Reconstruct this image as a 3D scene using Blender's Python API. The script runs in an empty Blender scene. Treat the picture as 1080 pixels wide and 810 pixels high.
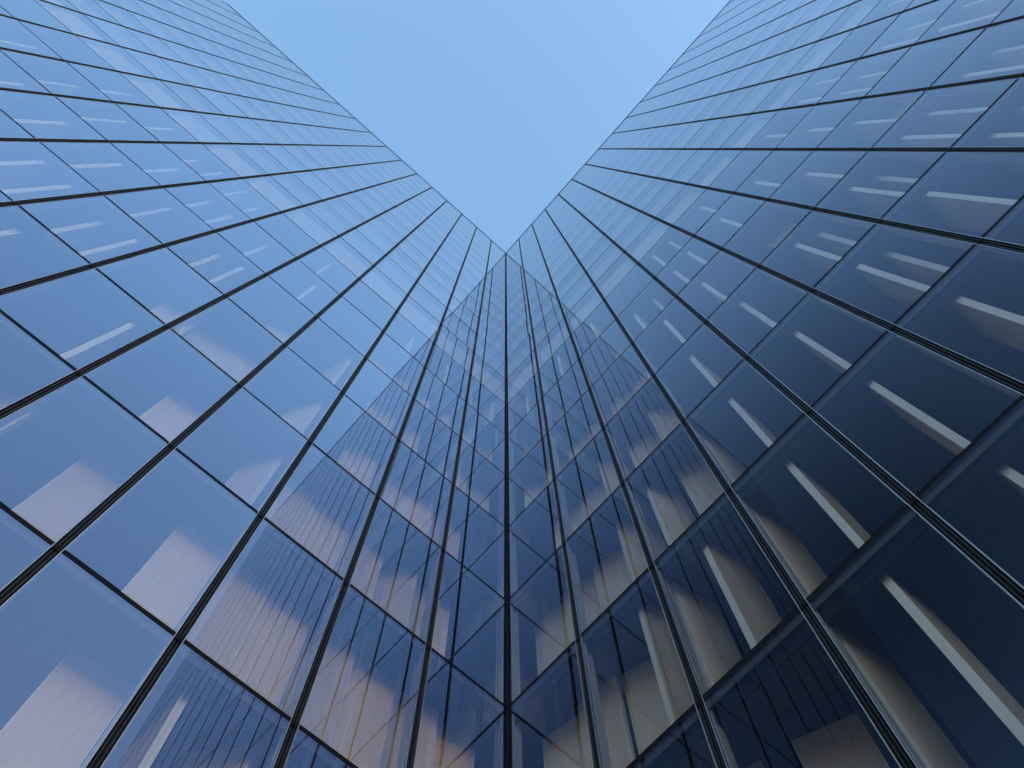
import bpy, math, random
from mathutils import Vector, Matrix

random.seed(11)
scene = bpy.context.scene
col = scene.collection
R = math.radians

# ------------------------------------------------------------------ dimensions (metres)
W = 1.7                      # width of one bay
H = 3.678                    # storey height
Z0 = 14.907                  # height of the storey line counted as row 0
R_MIN, R_TOP = -4, 18        # glazed storeys
BAYS = {-1: 18, 1: 19}       # bays in the two wings
DEPTH = 7.0
PARAPET = 1.5


def zrow(k):
    return Z0 + k * H


# ------------------------------------------------------------------ camera
yaw, pit, rol = -0.0287455, 1.3201887, -0.0278770
fw = Vector((math.sin(yaw) * math.cos(pit), math.cos(yaw) * math.cos(pit), math.sin(pit)))
xr = Vector((math.cos(yaw), -math.sin(yaw), 0))
up = xr.cross(fw)
cx_ = xr * math.cos(rol) + up * math.sin(rol)
cu_ = up * math.cos(rol) - xr * math.sin(rol)
CAM = Vector((0.4795, -8.8783, 1.6))
cam_d = bpy.data.cameras.new('camera')
cam = bpy.data.objects.new('camera', cam_d)
col.objects.link(cam)
m = Matrix.Identity(4)
for i in range(3):
    m[i][0], m[i][1], m[i][2], m[i][3] = cx_[i], cu_[i], -fw[i], CAM[i]
cam.matrix_world = m
FPX = 970.409
cam_d.sensor_width = 36
cam_d.lens = FPX / 1080 * 36
cam_d.clip_start = 0.05
cam_d.clip_end = 20000
scene.camera = cam


def px(p):
    v = p - CAM
    w = v.dot(fw)
    if w <= 0.01:
        return None
    return 540 + FPX * v.dot(cx_) / w, 405 - FPX * v.dot(cu_) / w


# ------------------------------------------------------------------ materials
def mat(name):
    mt = bpy.data.materials.new(name)
    mt.use_nodes = True
    nt = mt.node_tree
    for n in list(nt.nodes):
        nt.nodes.remove(n)
    out = nt.nodes.new('ShaderNodeOutputMaterial')
    return mt, nt, out


def N(nt, typ, **kw):
    n = nt.nodes.new(typ)
    for k, v in kw.items():
        if k.startswith('i_'):
            n.inputs[k[2:].replace('_', ' ')].default_value = v
        else:
            setattr(n, k, v)
    return n


def math_node(nt, op, a, b=None):
    n = nt.nodes.new('ShaderNodeMath')
    n.operation = op
    for i, v in enumerate((a, b)):
        if v is None:
            continue
        if isinstance(v, (int, float)):
            n.inputs[i].default_value = v
        else:
            nt.links.new(v, n.inputs[i])
    return n.outputs[0]


def principled(name, colour, rough=0.5, metal=0.0, spec=0.5, noise=0.0, scale=3.0, stretch=(1, 1, 1), bump=0.0):
    mt, nt, out = mat(name)
    b = N(nt, 'ShaderNodeBsdfPrincipled')
    b.inputs['Roughness'].default_value = rough
    b.inputs['Metallic'].default_value = metal
    b.inputs['Specular IOR Level'].default_value = spec
    b.inputs['Base Color'].default_value = (*colour, 1)
    nt.links.new(b.outputs[0], out.inputs[0])
    if noise:
        tc = N(nt, 'ShaderNodeTexCoord')
        mp = N(nt, 'ShaderNodeMapping')
        mp.inputs['Scale'].default_value = stretch
        nz = N(nt, 'ShaderNodeTexNoise')
        nz.inputs['Scale'].default_value = scale
        nz.inputs['Detail'].default_value = 5
        nt.links.new(tc.outputs['Object'], mp.inputs[0])
        nt.links.new(mp.outputs[0], nz.inputs['Vector'])
        mr = N(nt, 'ShaderNodeMapRange')
        mr.inputs['To Min'].default_value = 1 - noise
        mr.inputs['To Max'].default_value = 1 + noise
        nt.links.new(nz.outputs['Fac'], mr.inputs['Value'])
        hs = N(nt, 'ShaderNodeHueSaturation')
        hs.inputs['Color'].default_value = (*colour, 1)
        nt.links.new(mr.outputs[0], hs.inputs['Value'])
        nt.links.new(hs.outputs[0], b.inputs['Base Color'])
        if bump:
            bp = N(nt, 'ShaderNodeBump')
            bp.inputs['Strength'].default_value = bump
            bp.inputs['Distance'].default_value = 0.01
            nt.links.new(nz.outputs['Fac'], bp.inputs['Height'])
            nt.links.new(bp.outputs[0], b.inputs['Normal'])
    return mt


# daylight: low sun off to the right, behind the camera, and the light of the open sky
SUN_EL, SUN_AZ = R(6), R(130)      # azimuth clockwise from +Y
SUN_DIR = Vector((math.sin(SUN_AZ) * math.cos(SUN_EL), math.cos(SUN_AZ) * math.cos(SUN_EL), math.sin(SUN_EL)))
SKY_POLARISATION = 0.88


def glass_material():
    # double-glazed unit. Mirror and see-through are mixed by the Fresnel reflectance of two sheets of glass,
    # taken apart into s and p polarisation, because clear sky light is polarised across the direction of the sun
    mt, nt, out = mat('coated_glass')

    def vmath(op, a, b=None):
        n = nt.nodes.new('ShaderNodeVectorMath')
        n.operation = op
        for i, v in enumerate((a, b)):
            if v is None:
                continue
            if hasattr(v, 'is_linked'):
                nt.links.new(v, n.inputs[i])
            else:
                n.inputs[i].default_value = v
        return n.outputs['Value'] if op == 'DOT_PRODUCT' else n.outputs['Vector']

    def mm(op, a, b=None):
        return math_node(nt, op, a, b)

    tc = N(nt, 'ShaderNodeTexCoord')
    oi = N(nt, 'ShaderNodeObjectInfo')
    off = N(nt, 'ShaderNodeCombineXYZ')
    nt.links.new(mm('MULTIPLY', oi.outputs['Random'], 37.0), off.inputs[0])
    nt.links.new(mm('MULTIPLY', oi.outputs['Random'], 91.0), off.inputs[2])
    nz = N(nt, 'ShaderNodeTexNoise')
    nz.inputs['Scale'].default_value = 0.5
    nz.inputs['Detail'].default_value = 1
    nt.links.new(vmath('ADD', tc.outputs['Object'], off.outputs[0]), nz.inputs['Vector'])
    bp = N(nt, 'ShaderNodeBump')
    bp.inputs['Strength'].default_value = 0.012
    bp.inputs['Distance'].default_value = 0.006
    nt.links.new(nz.outputs['Fac'], bp.inputs['Height'])
    geo = N(nt, 'ShaderNodeNewGeometry')
    nrm, inc = geo.outputs['Normal'], geo.outputs['Incoming']
    c = mm('ABSOLUTE', vmath('DOT_PRODUCT', nrm, inc))
    IOR = 1.52
    ct = mm('SQRT', mm('SUBTRACT', 1.0, mm('DIVIDE', mm('SUBTRACT', 1.0, mm('MULTIPLY', c, c)), IOR * IOR)))

    def sheet(a, b):
        r = mm('POWER', mm('DIVIDE', mm('SUBTRACT', a, b), mm('ADD', a, b)), 2.0)
        return mm('DIVIDE', mm('MULTIPLY', r, 4.0), mm('ADD', mm('MULTIPLY', r, 3.0), 1.0))

    rs = sheet(mm('MULTIPLY', ct, IOR), c)
    nc = mm('MULTIPLY', c, IOR)
    d = mm('SUBTRACT', nc, ct)
    r = mm('DIVIDE', mm('MULTIPLY', d, d), mm('MULTIPLY', mm('ADD', nc, ct), mm('ADD', nc, ct)))
    rp = mm('DIVIDE', mm('MULTIPLY', r, 4.0), mm('ADD', mm('MULTIPLY', r, 3.0), 1.0))
    view = vmath('MULTIPLY', inc, (-1.0, -1.0, -1.0))
    refl = vmath('REFLECT', view, nrm)
    g = vmath('DOT_PRODUCT', refl, tuple(SUN_DIR))
    g2 = mm('MULTIPLY', g, g)
    pol = mm('MULTIPLY', mm('DIVIDE', mm('SUBTRACT', 1.0, g2), mm('ADD', 1.0, g2)), SKY_POLARISATION)
    e = vmath('NORMALIZE', vmath('CROSS_PRODUCT', refl, tuple(SUN_DIR)))
    sa = vmath('NORMALIZE', vmath('CROSS_PRODUCT', nrm, view))
    f = vmath('DOT_PRODUCT', e, sa)
    f = mm('MULTIPLY', f, f)
    half = mm('MULTIPLY', mm('SUBTRACT', 1.0, pol), 0.5)
    ws = mm('ADD', half, mm('MULTIPLY', pol, f))
    wp = mm('SUBTRACT', 1.0, ws)
    fac = mm('ADD', mm('MULTIPLY', rs, ws), mm('MULTIPLY', rp, wp))
    # panes of slightly different batches
    fac = mm('MULTIPLY', fac, mm('ADD', 0.94, mm('MULTIPLY', oi.outputs['Random'], 0.10)))
    gl = N(nt, 'ShaderNodeBsdfGlossy')
    gl.inputs['Roughness'].default_value = 0.0
    # the solar coating mirrors blue best; at a grazing angle the mirror is colourless
    gz = mm('POWER', mm('SUBTRACT', 1.0, c), 2.2)
    cm = N(nt, 'ShaderNodeMix', data_type='RGBA')
    cm.inputs['A'].default_value = (0.53, 0.66, 0.95, 1)
    cm.inputs['B'].default_value = (0.98, 0.98, 0.98, 1)
    nt.links.new(gz, cm.inputs['Factor'])
    nt.links.new(cm.outputs['Result'], gl.inputs['Color'])
    nt.links.new(bp.outputs[0], gl.inputs['Normal'])
    tr = N(nt, 'ShaderNodeBsdfTransparent')
    tr.inputs['Color'].default_value = (0.84, 0.84, 0.84, 1)
    mx = N(nt, 'ShaderNodeMixShader')
    nt.links.new(fac, mx.inputs[0])
    nt.links.new(tr.outputs[0], mx.inputs[1])
    nt.links.new(gl.outputs[0], mx.inputs[2])
    nt.links.new(mx.outputs[0], out.inputs[0])
    return mt


def clear_material():
    mt, nt, out = mat('clear_inner_face')
    tr = N(nt, 'ShaderNodeBsdfTransparent')
    tr.inputs['Color'].default_value = (0.97, 0.985, 0.98, 1)
    nt.links.new(tr.outputs[0], out.inputs[0])
    return mt


def wood_material():
    mt, nt, out = mat('okoume_wood')
    tc = N(nt, 'ShaderNodeTexCoord')
    oi = N(nt, 'ShaderNodeObjectInfo')
    mp = N(nt, 'ShaderNodeMapping')
    mp.inputs['Scale'].default_value = (9, 9, 0.35)
    add = N(nt, 'ShaderNodeVectorMath', operation='ADD')
    cmb = N(nt, 'ShaderNodeCombineXYZ')
    nt.links.new(math_node(nt, 'MULTIPLY', oi.outputs['Random'], 40.0), cmb.inputs[0])
    nt.links.new(math_node(nt, 'MULTIPLY', oi.outputs['Random'], 25.0), cmb.inputs[2])
    nt.links.new(tc.outputs['Object'], add.inputs[0])
    nt.links.new(cmb.outputs[0], add.inputs[1])
    nt.links.new(add.outputs[0], mp.inputs[0])
    nz = N(nt, 'ShaderNodeTexNoise')
    nz.inputs['Scale'].default_value = 2.2
    nz.inputs['Detail'].default_value = 6
    nz.inputs['Distortion'].default_value = 0.4
    nt.links.new(mp.outputs[0], nz.inputs['Vector'])
    cr = N(nt, 'ShaderNodeValToRGB')
    cr.color_ramp.elements[0].position = 0.3
    cr.color_ramp.elements[0].color = (0.54, 0.445, 0.345, 1)
    cr.color_ramp.elements[1].position = 0.72
    cr.color_ramp.elements[1].color = (0.60, 0.505, 0.40, 1)
    nt.links.new(nz.outputs['Fac'], cr.inputs[0])
    hs = N(nt, 'ShaderNodeHueSaturation')
    mr = N(nt, 'ShaderNodeMapRange')
    mr.inputs['To Min'].default_value = 0.85
    mr.inputs['To Max'].default_value = 1.15
    nt.links.new(oi.outputs['Random'], mr.inputs['Value'])
    nt.links.new(mr.outputs[0], hs.inputs['Value'])
    nt.links.new(cr.outputs[0], hs.inputs['Color'])
    b = N(nt, 'ShaderNodeBsdfPrincipled')
    b.inputs['Roughness'].default_value = 0.5
    nt.links.new(hs.outputs[0], b.inputs['Base Color'])
    nt.links.new(b.outputs[0], out.inputs[0])
    return mt


def deck_material():
    mt, nt, out = mat('weathered_deck')
    tc = N(nt, 'ShaderNodeTexCoord')
    br = N(nt, 'ShaderNodeTexBrick')
    br.inputs['Scale'].default_value = 1.0
    br.inputs['Brick Width'].default_value = 3.0
    br.inputs['Row Height'].default_value = 0.14
    br.inputs['Mortar Size'].default_value = 0.006
    br.inputs['Color1'].default_value = (0.17, 0.15, 0.13, 1)
    br.inputs['Color2'].default_value = (0.22, 0.19, 0.165, 1)
    br.inputs['Mortar'].default_value = (0.03, 0.03, 0.03, 1)
    nt.links.new(tc.outputs['Object'], br.inputs['Vector'])
    b = N(nt, 'ShaderNodeBsdfPrincipled')
    b.inputs['Roughness'].default_value = 0.75
    nt.links.new(br.outputs['Color'], b.inputs['Base Color'])
    nt.links.new(b.outputs[0], out.inputs[0])
    return mt


def sun_block_material():  # storey grid for the added, unseen block that stops the sun
    mt, nt, out = mat('sun_block_facade')
    tc = N(nt, 'ShaderNodeTexCoord')
    mp = N(nt, 'ShaderNodeMapping')
    mp.inputs['Rotation'].default_value = (R(90), 0, 0)
    br = N(nt, 'ShaderNodeTexBrick')
    br.offset = 0
    br.inputs['Scale'].default_value = 1.0
    br.inputs['Brick Width'].default_value = 1.7
    br.inputs['Row Height'].default_value = 3.678
    br.inputs['Mortar Size'].default_value = 0.06
    br.inputs['Color1'].default_value = (0.05, 0.06, 0.08, 1)
    br.inputs['Color2'].default_value = (0.09, 0.09, 0.09, 1)
    br.inputs['Mortar'].default_value = (0.015, 0.015, 0.018, 1)
    nt.links.new(tc.outputs['Object'], mp.inputs[0])
    nt.links.new(mp.outputs[0], br.inputs['Vector'])
    b = N(nt, 'ShaderNodeBsdfPrincipled')
    b.inputs['Roughness'].default_value = 0.12
    nt.links.new(br.outputs['Color'], b.inputs['Base Color'])
    nt.links.new(b.outputs[0], out.inputs[0])
    return mt


M = {
    'glass': glass_material(),
    'clear': clear_material(),
    'wood': wood_material(),
    'edge': principled('pale_edge', (0.66, 0.66, 0.64), 0.5, noise=0.12, scale=1.2, stretch=(1, 1, 0.6)),
    'dark': principled('black_anodised', (0.006, 0.007, 0.012), 0.55, 0.0, 0.04),
    'bead': principled('aluminium', (0.40, 0.42, 0.45), 0.36, 0.8),
    'lip': principled('grey_lip', (0.02, 0.022, 0.028), 0.45, 0.1),
    'spandrel': principled('edge_panel', (0.021, 0.022, 0.026), 0.6),
    'fin': principled('pale_fin', (0.34, 0.37, 0.41), 0.4, 0.3),
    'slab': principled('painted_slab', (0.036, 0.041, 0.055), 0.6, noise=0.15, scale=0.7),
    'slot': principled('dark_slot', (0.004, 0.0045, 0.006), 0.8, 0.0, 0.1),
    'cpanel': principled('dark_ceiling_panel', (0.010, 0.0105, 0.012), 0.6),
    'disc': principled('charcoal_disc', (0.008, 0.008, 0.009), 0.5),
    'blind': principled('white_blind', (0.46, 0.46, 0.45), 0.7, noise=0.06, scale=0.8),
    'screen': principled('grey_blind', (0.24, 0.24, 0.25), 0.7, noise=0.08, scale=0.8),
    'core': principled('core_plaster', (0.22, 0.22, 0.22), 0.8, noise=0.1, scale=0.6),
    'clad': principled('metal_cladding', (0.12, 0.13, 0.15), 0.35, 0.6),
    'deck': deck_material(),
    'tower': sun_block_material(),
}


# ------------------------------------------------------------------ mesh helper
class MB:
    def __init__(self):
        self.v, self.f, self.mi = [], [], []

    def box(self, x0, x1, y0, y1, z0, z1, mi=0, front=None):
        x0, x1 = min(x0, x1), max(x0, x1)
        n = len(self.v)
        for z in (z0, z1):
            self.v += [(x0, y0, z), (x1, y0, z), (x1, y1, z), (x0, y1, z)]
        fs = [(0, 3, 2, 1), (4, 5, 6, 7), (0, 1, 5, 4), (1, 2, 6, 5), (2, 3, 7, 6), (3, 0, 4, 7)]
        for j, q in enumerate(fs):
            self.f.append(tuple(n + a for a in q))
            self.mi.append(front if (front is not None and j == 2) else mi)
        return self

    def disc(self, x, y, z0, z1, r, seg=24):
        n = len(self.v)
        for z in (z0, z1):
            for i in range(seg):
                a = 2 * math.pi * i / seg
                self.v.append((x + r * math.cos(a), y + r * math.sin(a), z))
        self.f.append(tuple(n + i for i in reversed(range(seg))))
        self.f.append(tuple(n + seg + i for i in range(seg)))
        self.mi += [0, 0]
        for i in range(seg):
            j = (i + 1) % seg
            self.f.append((n + i, n + j, n + seg + j, n + seg + i))
            self.mi.append(0)
        return self

    def mesh(self, name, mats):
        me = bpy.data.meshes.new(name)
        me.from_pydata(self.v, [], self.f)
        for mm in mats:
            me.materials.append(M[mm])
        me.polygons.foreach_set('material_index', self.mi)
        me.update()
        return me

    def build(self, name, mats, parent=None, loc=(0, 0, 0)):
        o = bpy.data.objects.new(name, self.mesh(name, mats))
        col.objects.link(o)
        o.location = loc
        if parent:
            o.parent = parent
        return o


# ------------------------------------------------------------------ the setting
g = MB().box(-1500, 1500, -1500, 1500, -0.5, 0).build('ground', ['deck'])
g['kind'] = 'structure'

# ------------------------------------------------------------------ shutter positions read from the picture
# (bay, storey) -> list of (leaf 0 = nearer the corner / 1 = farther, turn in degrees, distance behind the glass)
# turn 0 = parallel to the glass; 90 = seen on edge
SH = {-1: {}, 1: {}}
L_, R_ = SH[-1], SH[1]
L_[(4, -2)] = [(0, 2, .85)]
L_[(3, -2)] = [(0, 4, .85)]
L_[(2, -2)] = [(0, 48, .8), (1, 86, .9)]
L_[(1, -2)] = [(0, 12, .9), (1, 30, .85)]
L_[(0, -2)] = [(1, 0, .9)]
L_[(4, -1)] = [(0, 6, .9)]
L_[(3, -1)] = [(0, 3, .85)]
L_[(2, -1)] = [(0, 3, .85), (1, 2, .85)]
L_[(1, -1)] = [(0, 5, .85), (1, 18, .85)]
L_[(0, -1)] = [(0, 8, .9), (1, 12, .85)]
L_[(5, -1)] = [(0, 20, .9)]
L_[(6, 0)] = [(1, 88, .8)]
L_[(5, 0)] = [(0, 90, .8)]
L_[(4, 0)] = [(0, 8, .9)]
L_[(3, 0)] = [(0, 56, .85)]
L_[(2, 0)] = [(0, 3, .85), (1, 3, .85)]
L_[(1, 0)] = [(1, 3, .85), (0, 40, .9)]
L_[(0, 0)] = [(1, 5, .85)]
L_[(6, 1)] = [(0, 90, .75), (1, 84, 1.0)]
L_[(5, 1)] = [(0, 6, .95)]
L_[(4, 1)] = [(0, 5, .8), (1, 9, .95)]
L_[(3, 1)] = [(0, 56, .8)]
L_[(2, 1)] = [(0, 20, .8)]
L_[(1, 1)] = [(0, 10, .8), (1, 3, .85)]
L_[(0, 1)] = [(1, 4, .8)]
L_[(3, 2)] = [(0, 70, .75)]
L_[(1, 2)] = [(1, 30, .8)]
L_[(2, 2)] = [(0, 10, .8)]

R_[(0, -2)] = [(0, 8, .9), (1, 10, .85)]
R_[(1, -2)] = [(0, 15, 1.1), (1, 12, 1.0)]
R_[(2, -2)] = [(0.4, 22, 1.35)]
R_[(3, -2)] = [(-.42, 82, 1.0), (0.55, 88, .8)]
R_[(4, -2)] = [(.55, 89, .8)]
R_[(0, -1)] = [(0, 12, .9), (1, 4, .85)]
R_[(1, -1)] = [(0, 16, 1.1), (1, 70, .78)]
R_[(2, -1)] = [(-.4, 78, 1.0), (.6, 78, .8)]
R_[(3, -1)] = [(-.42, 81, 1.0), (0.62, 87, .8)]
R_[(4, -1)] = [(0.55, 89, .78)]
R_[(5, -1)] = [(0.5, 90, .8)]
R_[(0, 0)] = [(0, 5, .85), (1, 12, .85)]
R_[(1, 0)] = [(0, 12, .9), (1, 55, .8)]
R_[(2, 0)] = [(0, 70, .9), (1, 20, .8)]
R_[(3, 0)] = [(-.42, 81, 1.0), (0.6, 88, .8)]
R_[(4, 0)] = [(0.6, 88, .8)]
R_[(5, 0)] = [(0.5, 86, .72), (1.1, 88, 1.05)]
R_[(6, 0)] = [(0.45, 92, .7)]
R_[(0, 1)] = [(1, 8, .85)]
R_[(1, 1)] = [(0, 8, .9), (1, 60, .8)]
R_[(2, 1)] = [(0, 20, .9), (1, 50, .78)]
R_[(3, 1)] = [(0.6, 86, .78)]
R_[(4, 1)] = [(0.5, 86, .75)]
R_[(5, 1)] = [(0.5, 88, .72), (1.1, 88, 1.0)]
R_[(6, 1)] = [(0.4, 90, .75), (1.1, 84, 1.1)]
rs = random.Random(5)
for sg in (-1, 1):
    for k in range(-4, 5):
        for c in range(0, 14):
            if (c, k) in SH[sg]:
                continue
            u = rs.random()
            if c < 3 and k < 4:
                SH[sg][(c, k)] = [(0, rs.uniform(0, 40), .85), (1, rs.uniform(0, 30), .85)]
            elif u < 0.12:
                continue
            elif u < 0.62:
                SH[sg][(c, k)] = [(rs.uniform(.2, .8), rs.uniform(82, 97), rs.uniform(.65, .85))]
            elif u < 0.92:
                SH[sg][(c, k)] = [(0.1, rs.uniform(82, 97), rs.uniform(.65, .85)), (0.95, rs.uniform(82, 97), rs.uniform(.7, 1.1))]
            else:
                SH[sg][(c, k)] = [(rs.choice((0, 1)), rs.uniform(0, 40), .9)]

# ------------------------------------------------------------------ the two wings
LEAF_W, LEAF_T, LEAF_H = 0.80, 0.10, 3.53


def in_frame_area(wing_mat, sg, c, k):
    pts = []
    for (a, b) in ((c, k), (c + 1, k), (c + 1, k + 1), (c, k + 1)):
        p = px(wing_mat @ Vector((sg * a * W, 0, zrow(b))))
        if p is None:
            return 0
        pts.append((min(max(p[0], 0), 1080), min(max(p[1], 0), 810)))
    s = 0
    for i in range(4):
        x0, y0 = pts[i]
        x1, y1 = pts[(i + 1) % 4]
        s += x0 * y1 - x1 * y0
    return abs(s) / 2


def wing(sg, label):
    nb = BAYS[sg]
    root = bpy.data.objects.new('glass_facade', None)
    col.objects.link(root)
    root.rotation_euler = (0, 0, R(45 if sg < 0 else -45))
    root['label'] = label
    root['category'] = 'glass facade'
    root['group'] = 'glass wings of the tower'
    wm = Matrix.Rotation(R(45 if sg < 0 else -45), 4, 'Z')
    zb, zt = zrow(R_MIN), zrow(R_TOP)
    ztop = zt + PARAPET
    XE = sg * nb * W

    # --- glass panes
    pane_me = MB().box(-W / 2 + .066, W / 2 - .066, 0, .03, -H / 2 + .049, H / 2 - .049, 1, front=0).mesh('window_pane', ['glass', 'clear'])
    order = sorted(((in_frame_area(wm, sg, c, k), c, k) for c in range(nb) for k in range(R_MIN, R_TOP)), reverse=True)
    single = {(c, k) for a, c, k in order[:100]}
    rest = MB()
    for a, c, k in order:
        x, z = sg * (c + .5) * W, zrow(k) + H / 2
        if (c, k) in single:
            o = bpy.data.objects.new('window_pane', pane_me)
            col.objects.link(o)
            o.parent = root
            o.location = (x, 0, z)
            o.rotation_euler = (R(random.gauss(0, .08)), 0, R(random.gauss(0, .10)))
        else:
            rest.box(x - W / 2 + .066, x + W / 2 - .066, 0, .03, zrow(k) + .049, zrow(k + 1) - .049, 1, front=0)
    for c in range(nb):
        x = sg * (c + .5) * W
        rest.box(x - W / 2 + .066, x + W / 2 - .066, 0, .03, zt + .049, ztop - .03, 1, front=0)
    rest.build('window_panes', ['glass', 'clear'], root)['kind'] = 'stuff'

    # --- mullions
    for c in range(0, nb + 1):
        if c == 0 and sg > 0:
            continue
        if c == 0:
            continue
        b = MB()
        zz0, zz1 = 0.02, ztop
        b.box(-.0555, .0555, .0335, .060, zz0, zz1 - .02)
        mu = b.build('mullion', ['dark'], root, (sg * c * W, 0, 0))
        bd = MB()
        for q in (-1, 1):
            bd.box(q * .019, q * .026, .012, .0330, zz0, zz1 - .02)
        bd.build('gasket_lip', ['lip'], mu)
        bd = MB()
        for q in (-1, 1):
            bd.box(q * .0565, q * .0645, -.0015, .058, zz0, zz1 - .03)
        bd.build('glazing_bead', ['bead'], mu)
        MB().box(-.074, .074, .0615, .21, zz0, zt - .1).build('fin', ['fin'], mu)

    MB().box(sg * .046, sg * .068, .062, .24, .02, zt - .1).build('fin', ['fin'], root)

    # --- transoms
    for k in range(R_MIN, R_TOP + 1):
        tb = MB()
        tb.box(sg * .06, XE, .003, .0315, -.0465, .0465)
        tb.build('transom', ['dark'], root, (0, 0, zrow(k)))
    MB().box(sg * .045, XE, -.03, .25, -.03, .03).build('coping', ['clad'], root, (0, 0, ztop + .031))

    # --- floors with their ceilings
    s0 = -sg * (DEPTH - .2) if sg < 0 else -.10
    for k in range(R_MIN, R_TOP + 1):
        sl = MB()
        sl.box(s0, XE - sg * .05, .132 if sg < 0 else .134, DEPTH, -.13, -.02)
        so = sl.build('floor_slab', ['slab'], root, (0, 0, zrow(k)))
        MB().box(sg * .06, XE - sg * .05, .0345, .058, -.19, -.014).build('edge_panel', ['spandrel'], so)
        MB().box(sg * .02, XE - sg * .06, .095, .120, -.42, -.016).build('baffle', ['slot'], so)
        if -3 <= k <= 6:
            for c in range(3, min(nb, 9)):
                xa = sg * (c + .18) * W
                xb = sg * (c + .62) * W
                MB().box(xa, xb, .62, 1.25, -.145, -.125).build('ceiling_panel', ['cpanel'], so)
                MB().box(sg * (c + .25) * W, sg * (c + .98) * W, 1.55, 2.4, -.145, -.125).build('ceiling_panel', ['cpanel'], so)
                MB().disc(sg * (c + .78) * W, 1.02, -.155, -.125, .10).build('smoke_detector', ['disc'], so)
    # --- core wall, end wall, roof
    MB().box(s0, XE - sg * .05, DEPTH + .005, DEPTH + .25, 0.01, ztop).build('core_wall', ['core'], root)
    MB().box(XE - sg * .0, XE + sg * .15, .0355, DEPTH + .25, 0.01, ztop - .04).build('end_wall', ['clad'], root)
    MB().box(s0, XE - sg * .06, .20, DEPTH, zt + .05, ztop - .1).build('roof', ['clad'], root)

    # --- white blinds of the plant storey
    br = random.Random(3 + sg)
    many = MB()
    for k in range(5, R_TOP):
        for c in range(nb):
            if k == 5:
                t = br.uniform(.12, .16) if sg < 0 else br.uniform(.16, .30)
            else:
                t = br.uniform(.16, .21)
            x, z = sg * (c + .5) * W, zrow(k)
            top = H - .135 if k == 5 else H - br.uniform(.15, .5)
            if k < 10:
                MB().box(-W / 2 + .09, W / 2 - .09, t, t + .02, .03, top).build('blind', ['blind' if k == 5 else 'screen'], root, (x, 0, z))
            else:
                many.box(x - W / 2 + .09, x + W / 2 - .09, t, t + .02, z + .03, z + top)
    many.build('blinds', ['screen'], root)['kind'] = 'stuff'

    # --- turning wooden shutters
    leaf_me = MB().box(-LEAF_W / 2, LEAF_W / 2, -LEAF_T / 2, LEAF_T / 2, 0, LEAF_H).mesh('shutter', ['wood'])
    e = MB()
    for s in (-1, 1):
        e.box(s * (LEAF_W / 2 + .001), s * (LEAF_W / 2 + .014), -LEAF_T / 2 - .002, LEAF_T / 2 + .002, .01, LEAF_H - .01)
    edge_me = e.mesh('edge_strip', ['edge'])
    lst = []
    for (c, k), leaves in SH[sg].items():
        a = in_frame_area(wm, sg, c, k)
        for lf in leaves:
            lst.append((a, c, k, lf))
    lst.sort(key=lambda t: -t[0])
    srest, erest = MB(), MB()
    for i, (a, c, k, (pos, turn, dep)) in enumerate(lst):
        x = sg * (c + .255 + .49 * pos) * W
        loc = (x, dep * (.76 if turn > 60 else .94) + .02, zrow(k) - .012)
        rz = sg * R(turn)
        if i < 100:
            o = bpy.data.objects.new('shutter', leaf_me)
            col.objects.link(o)
            o.parent = root
            o.location = loc
            o.rotation_euler = (0, 0, rz)
            q = bpy.data.objects.new('edge_strip', edge_me)
            col.objects.link(q)
            q.parent = o
        else:
            mm = Matrix.Translation(loc) @ Matrix.Rotation(rz, 4, 'Z')
            n = len(srest.v)
            t = MB().box(-LEAF_W / 2, LEAF_W / 2, -LEAF_T / 2, LEAF_T / 2, 0, LEAF_H)
            for s in (-1, 1):
                t.box(s * (LEAF_W / 2 + .001), s * (LEAF_W / 2 + .014), -LEAF_T / 2 - .002, LEAF_T / 2 + .002, .01, LEAF_H - .01, 1)
            srest.v += [tuple(mm @ Vector(v)) for v in t.v]
            srest.f += [tuple(n + j for j in q) for q in t.f]
            srest.mi += t.mi
    if srest.v:
        srest.build('shutters', ['wood', 'edge'], root)['kind'] = 'stuff'
    return root


left = wing(-1, 'bright sky-blue glass curtain wall left of the corner, wide pale shutters behind lower panes')
right = wing(1, 'navy-blue glass curtain wall right of the corner, thin pale strips behind its panes')
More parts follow.
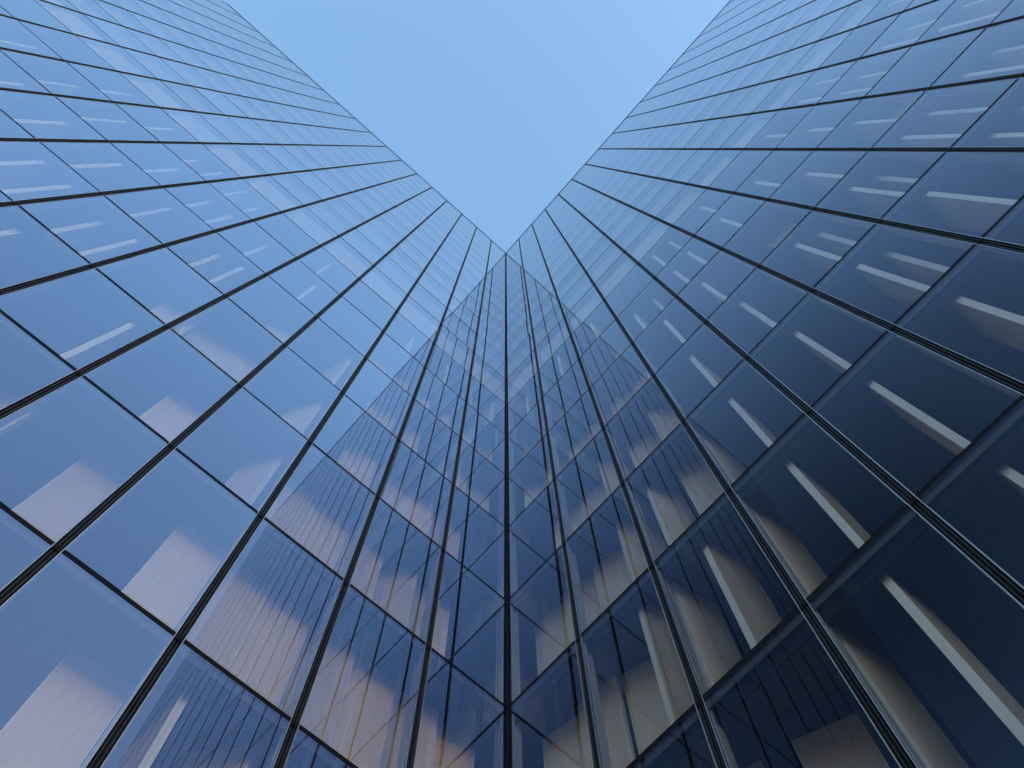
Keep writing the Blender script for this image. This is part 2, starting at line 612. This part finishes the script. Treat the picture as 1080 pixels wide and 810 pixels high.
# the post in the inner corner belongs to the left wing
cp = MB()
cp.box(-.044, .044, -.044, .044, .02, zrow(R_TOP) + PARAPET + .04)
post = cp.build('corner_post', ['dark'], left)

# ------------------------------------------------------------------ tower added out of view to keep the low sun off this corner
hb = Vector((SUN_DIR.x, SUN_DIR.y, 0)).normalized() * 250
tw = MB()
tw.box(-40, 40, -9, 9, 0, 116)
t = tw.build('sun_block_tower', ['tower'], None, (hb.x, hb.y, 0))
t.rotation_euler = (0, 0, math.atan2(hb.y, hb.x) + math.pi / 2)
t['label'] = 'tall dark tower block added out of view to block the low sun from the corner'
t['category'] = 'tower'

# ------------------------------------------------------------------ daylight
STR_SKY = 0.15
w = bpy.data.worlds.new('World')
scene.world = w
w.use_nodes = True
nt = w.node_tree
for n in list(nt.nodes):
    nt.nodes.remove(n)
sky = nt.nodes.new('ShaderNodeTexSky')
sky.sky_type = 'NISHITA'
sky.sun_disc = False
sky.sun_elevation = SUN_EL
sky.sun_rotation = SUN_AZ
sky.air_density = 1.5
sky.dust_density = 3.0
sky.ozone_density = 3.0
bg = nt.nodes.new('ShaderNodeBackground')
bg.inputs['Strength'].default_value = STR_SKY
wo = nt.nodes.new('ShaderNodeOutputWorld')
nt.links.new(sky.outputs[0], bg.inputs[0])
nt.links.new(bg.outputs[0], wo.inputs[0])

sd = bpy.data.lights.new('sun', 'SUN')
sd.energy = 3.0
sd.angle = R(0.5)
sd.color = (1, .95, .88)
so = bpy.data.objects.new('sun', sd)
col.objects.link(so)
sv = SUN_DIR
so.rotation_euler = sv.to_track_quat('Z', 'Y').to_euler()
so.location = sv * 300

# ------------------------------------------------------------------ render settings
scene.render.engine = 'CYCLES'
cy = scene.cycles
cy.max_bounces = 14
cy.diffuse_bounces = 4
cy.glossy_bounces = 8
cy.transparent_max_bounces = 32
cy.use_denoising = True
cy.sample_clamp_indirect = 6
vs = scene.view_settings
vs.view_transform = 'Standard'
vs.look = 'None'
vs.exposure = 2.79
vs.gamma = 1.0
vs.use_curve_mapping = False
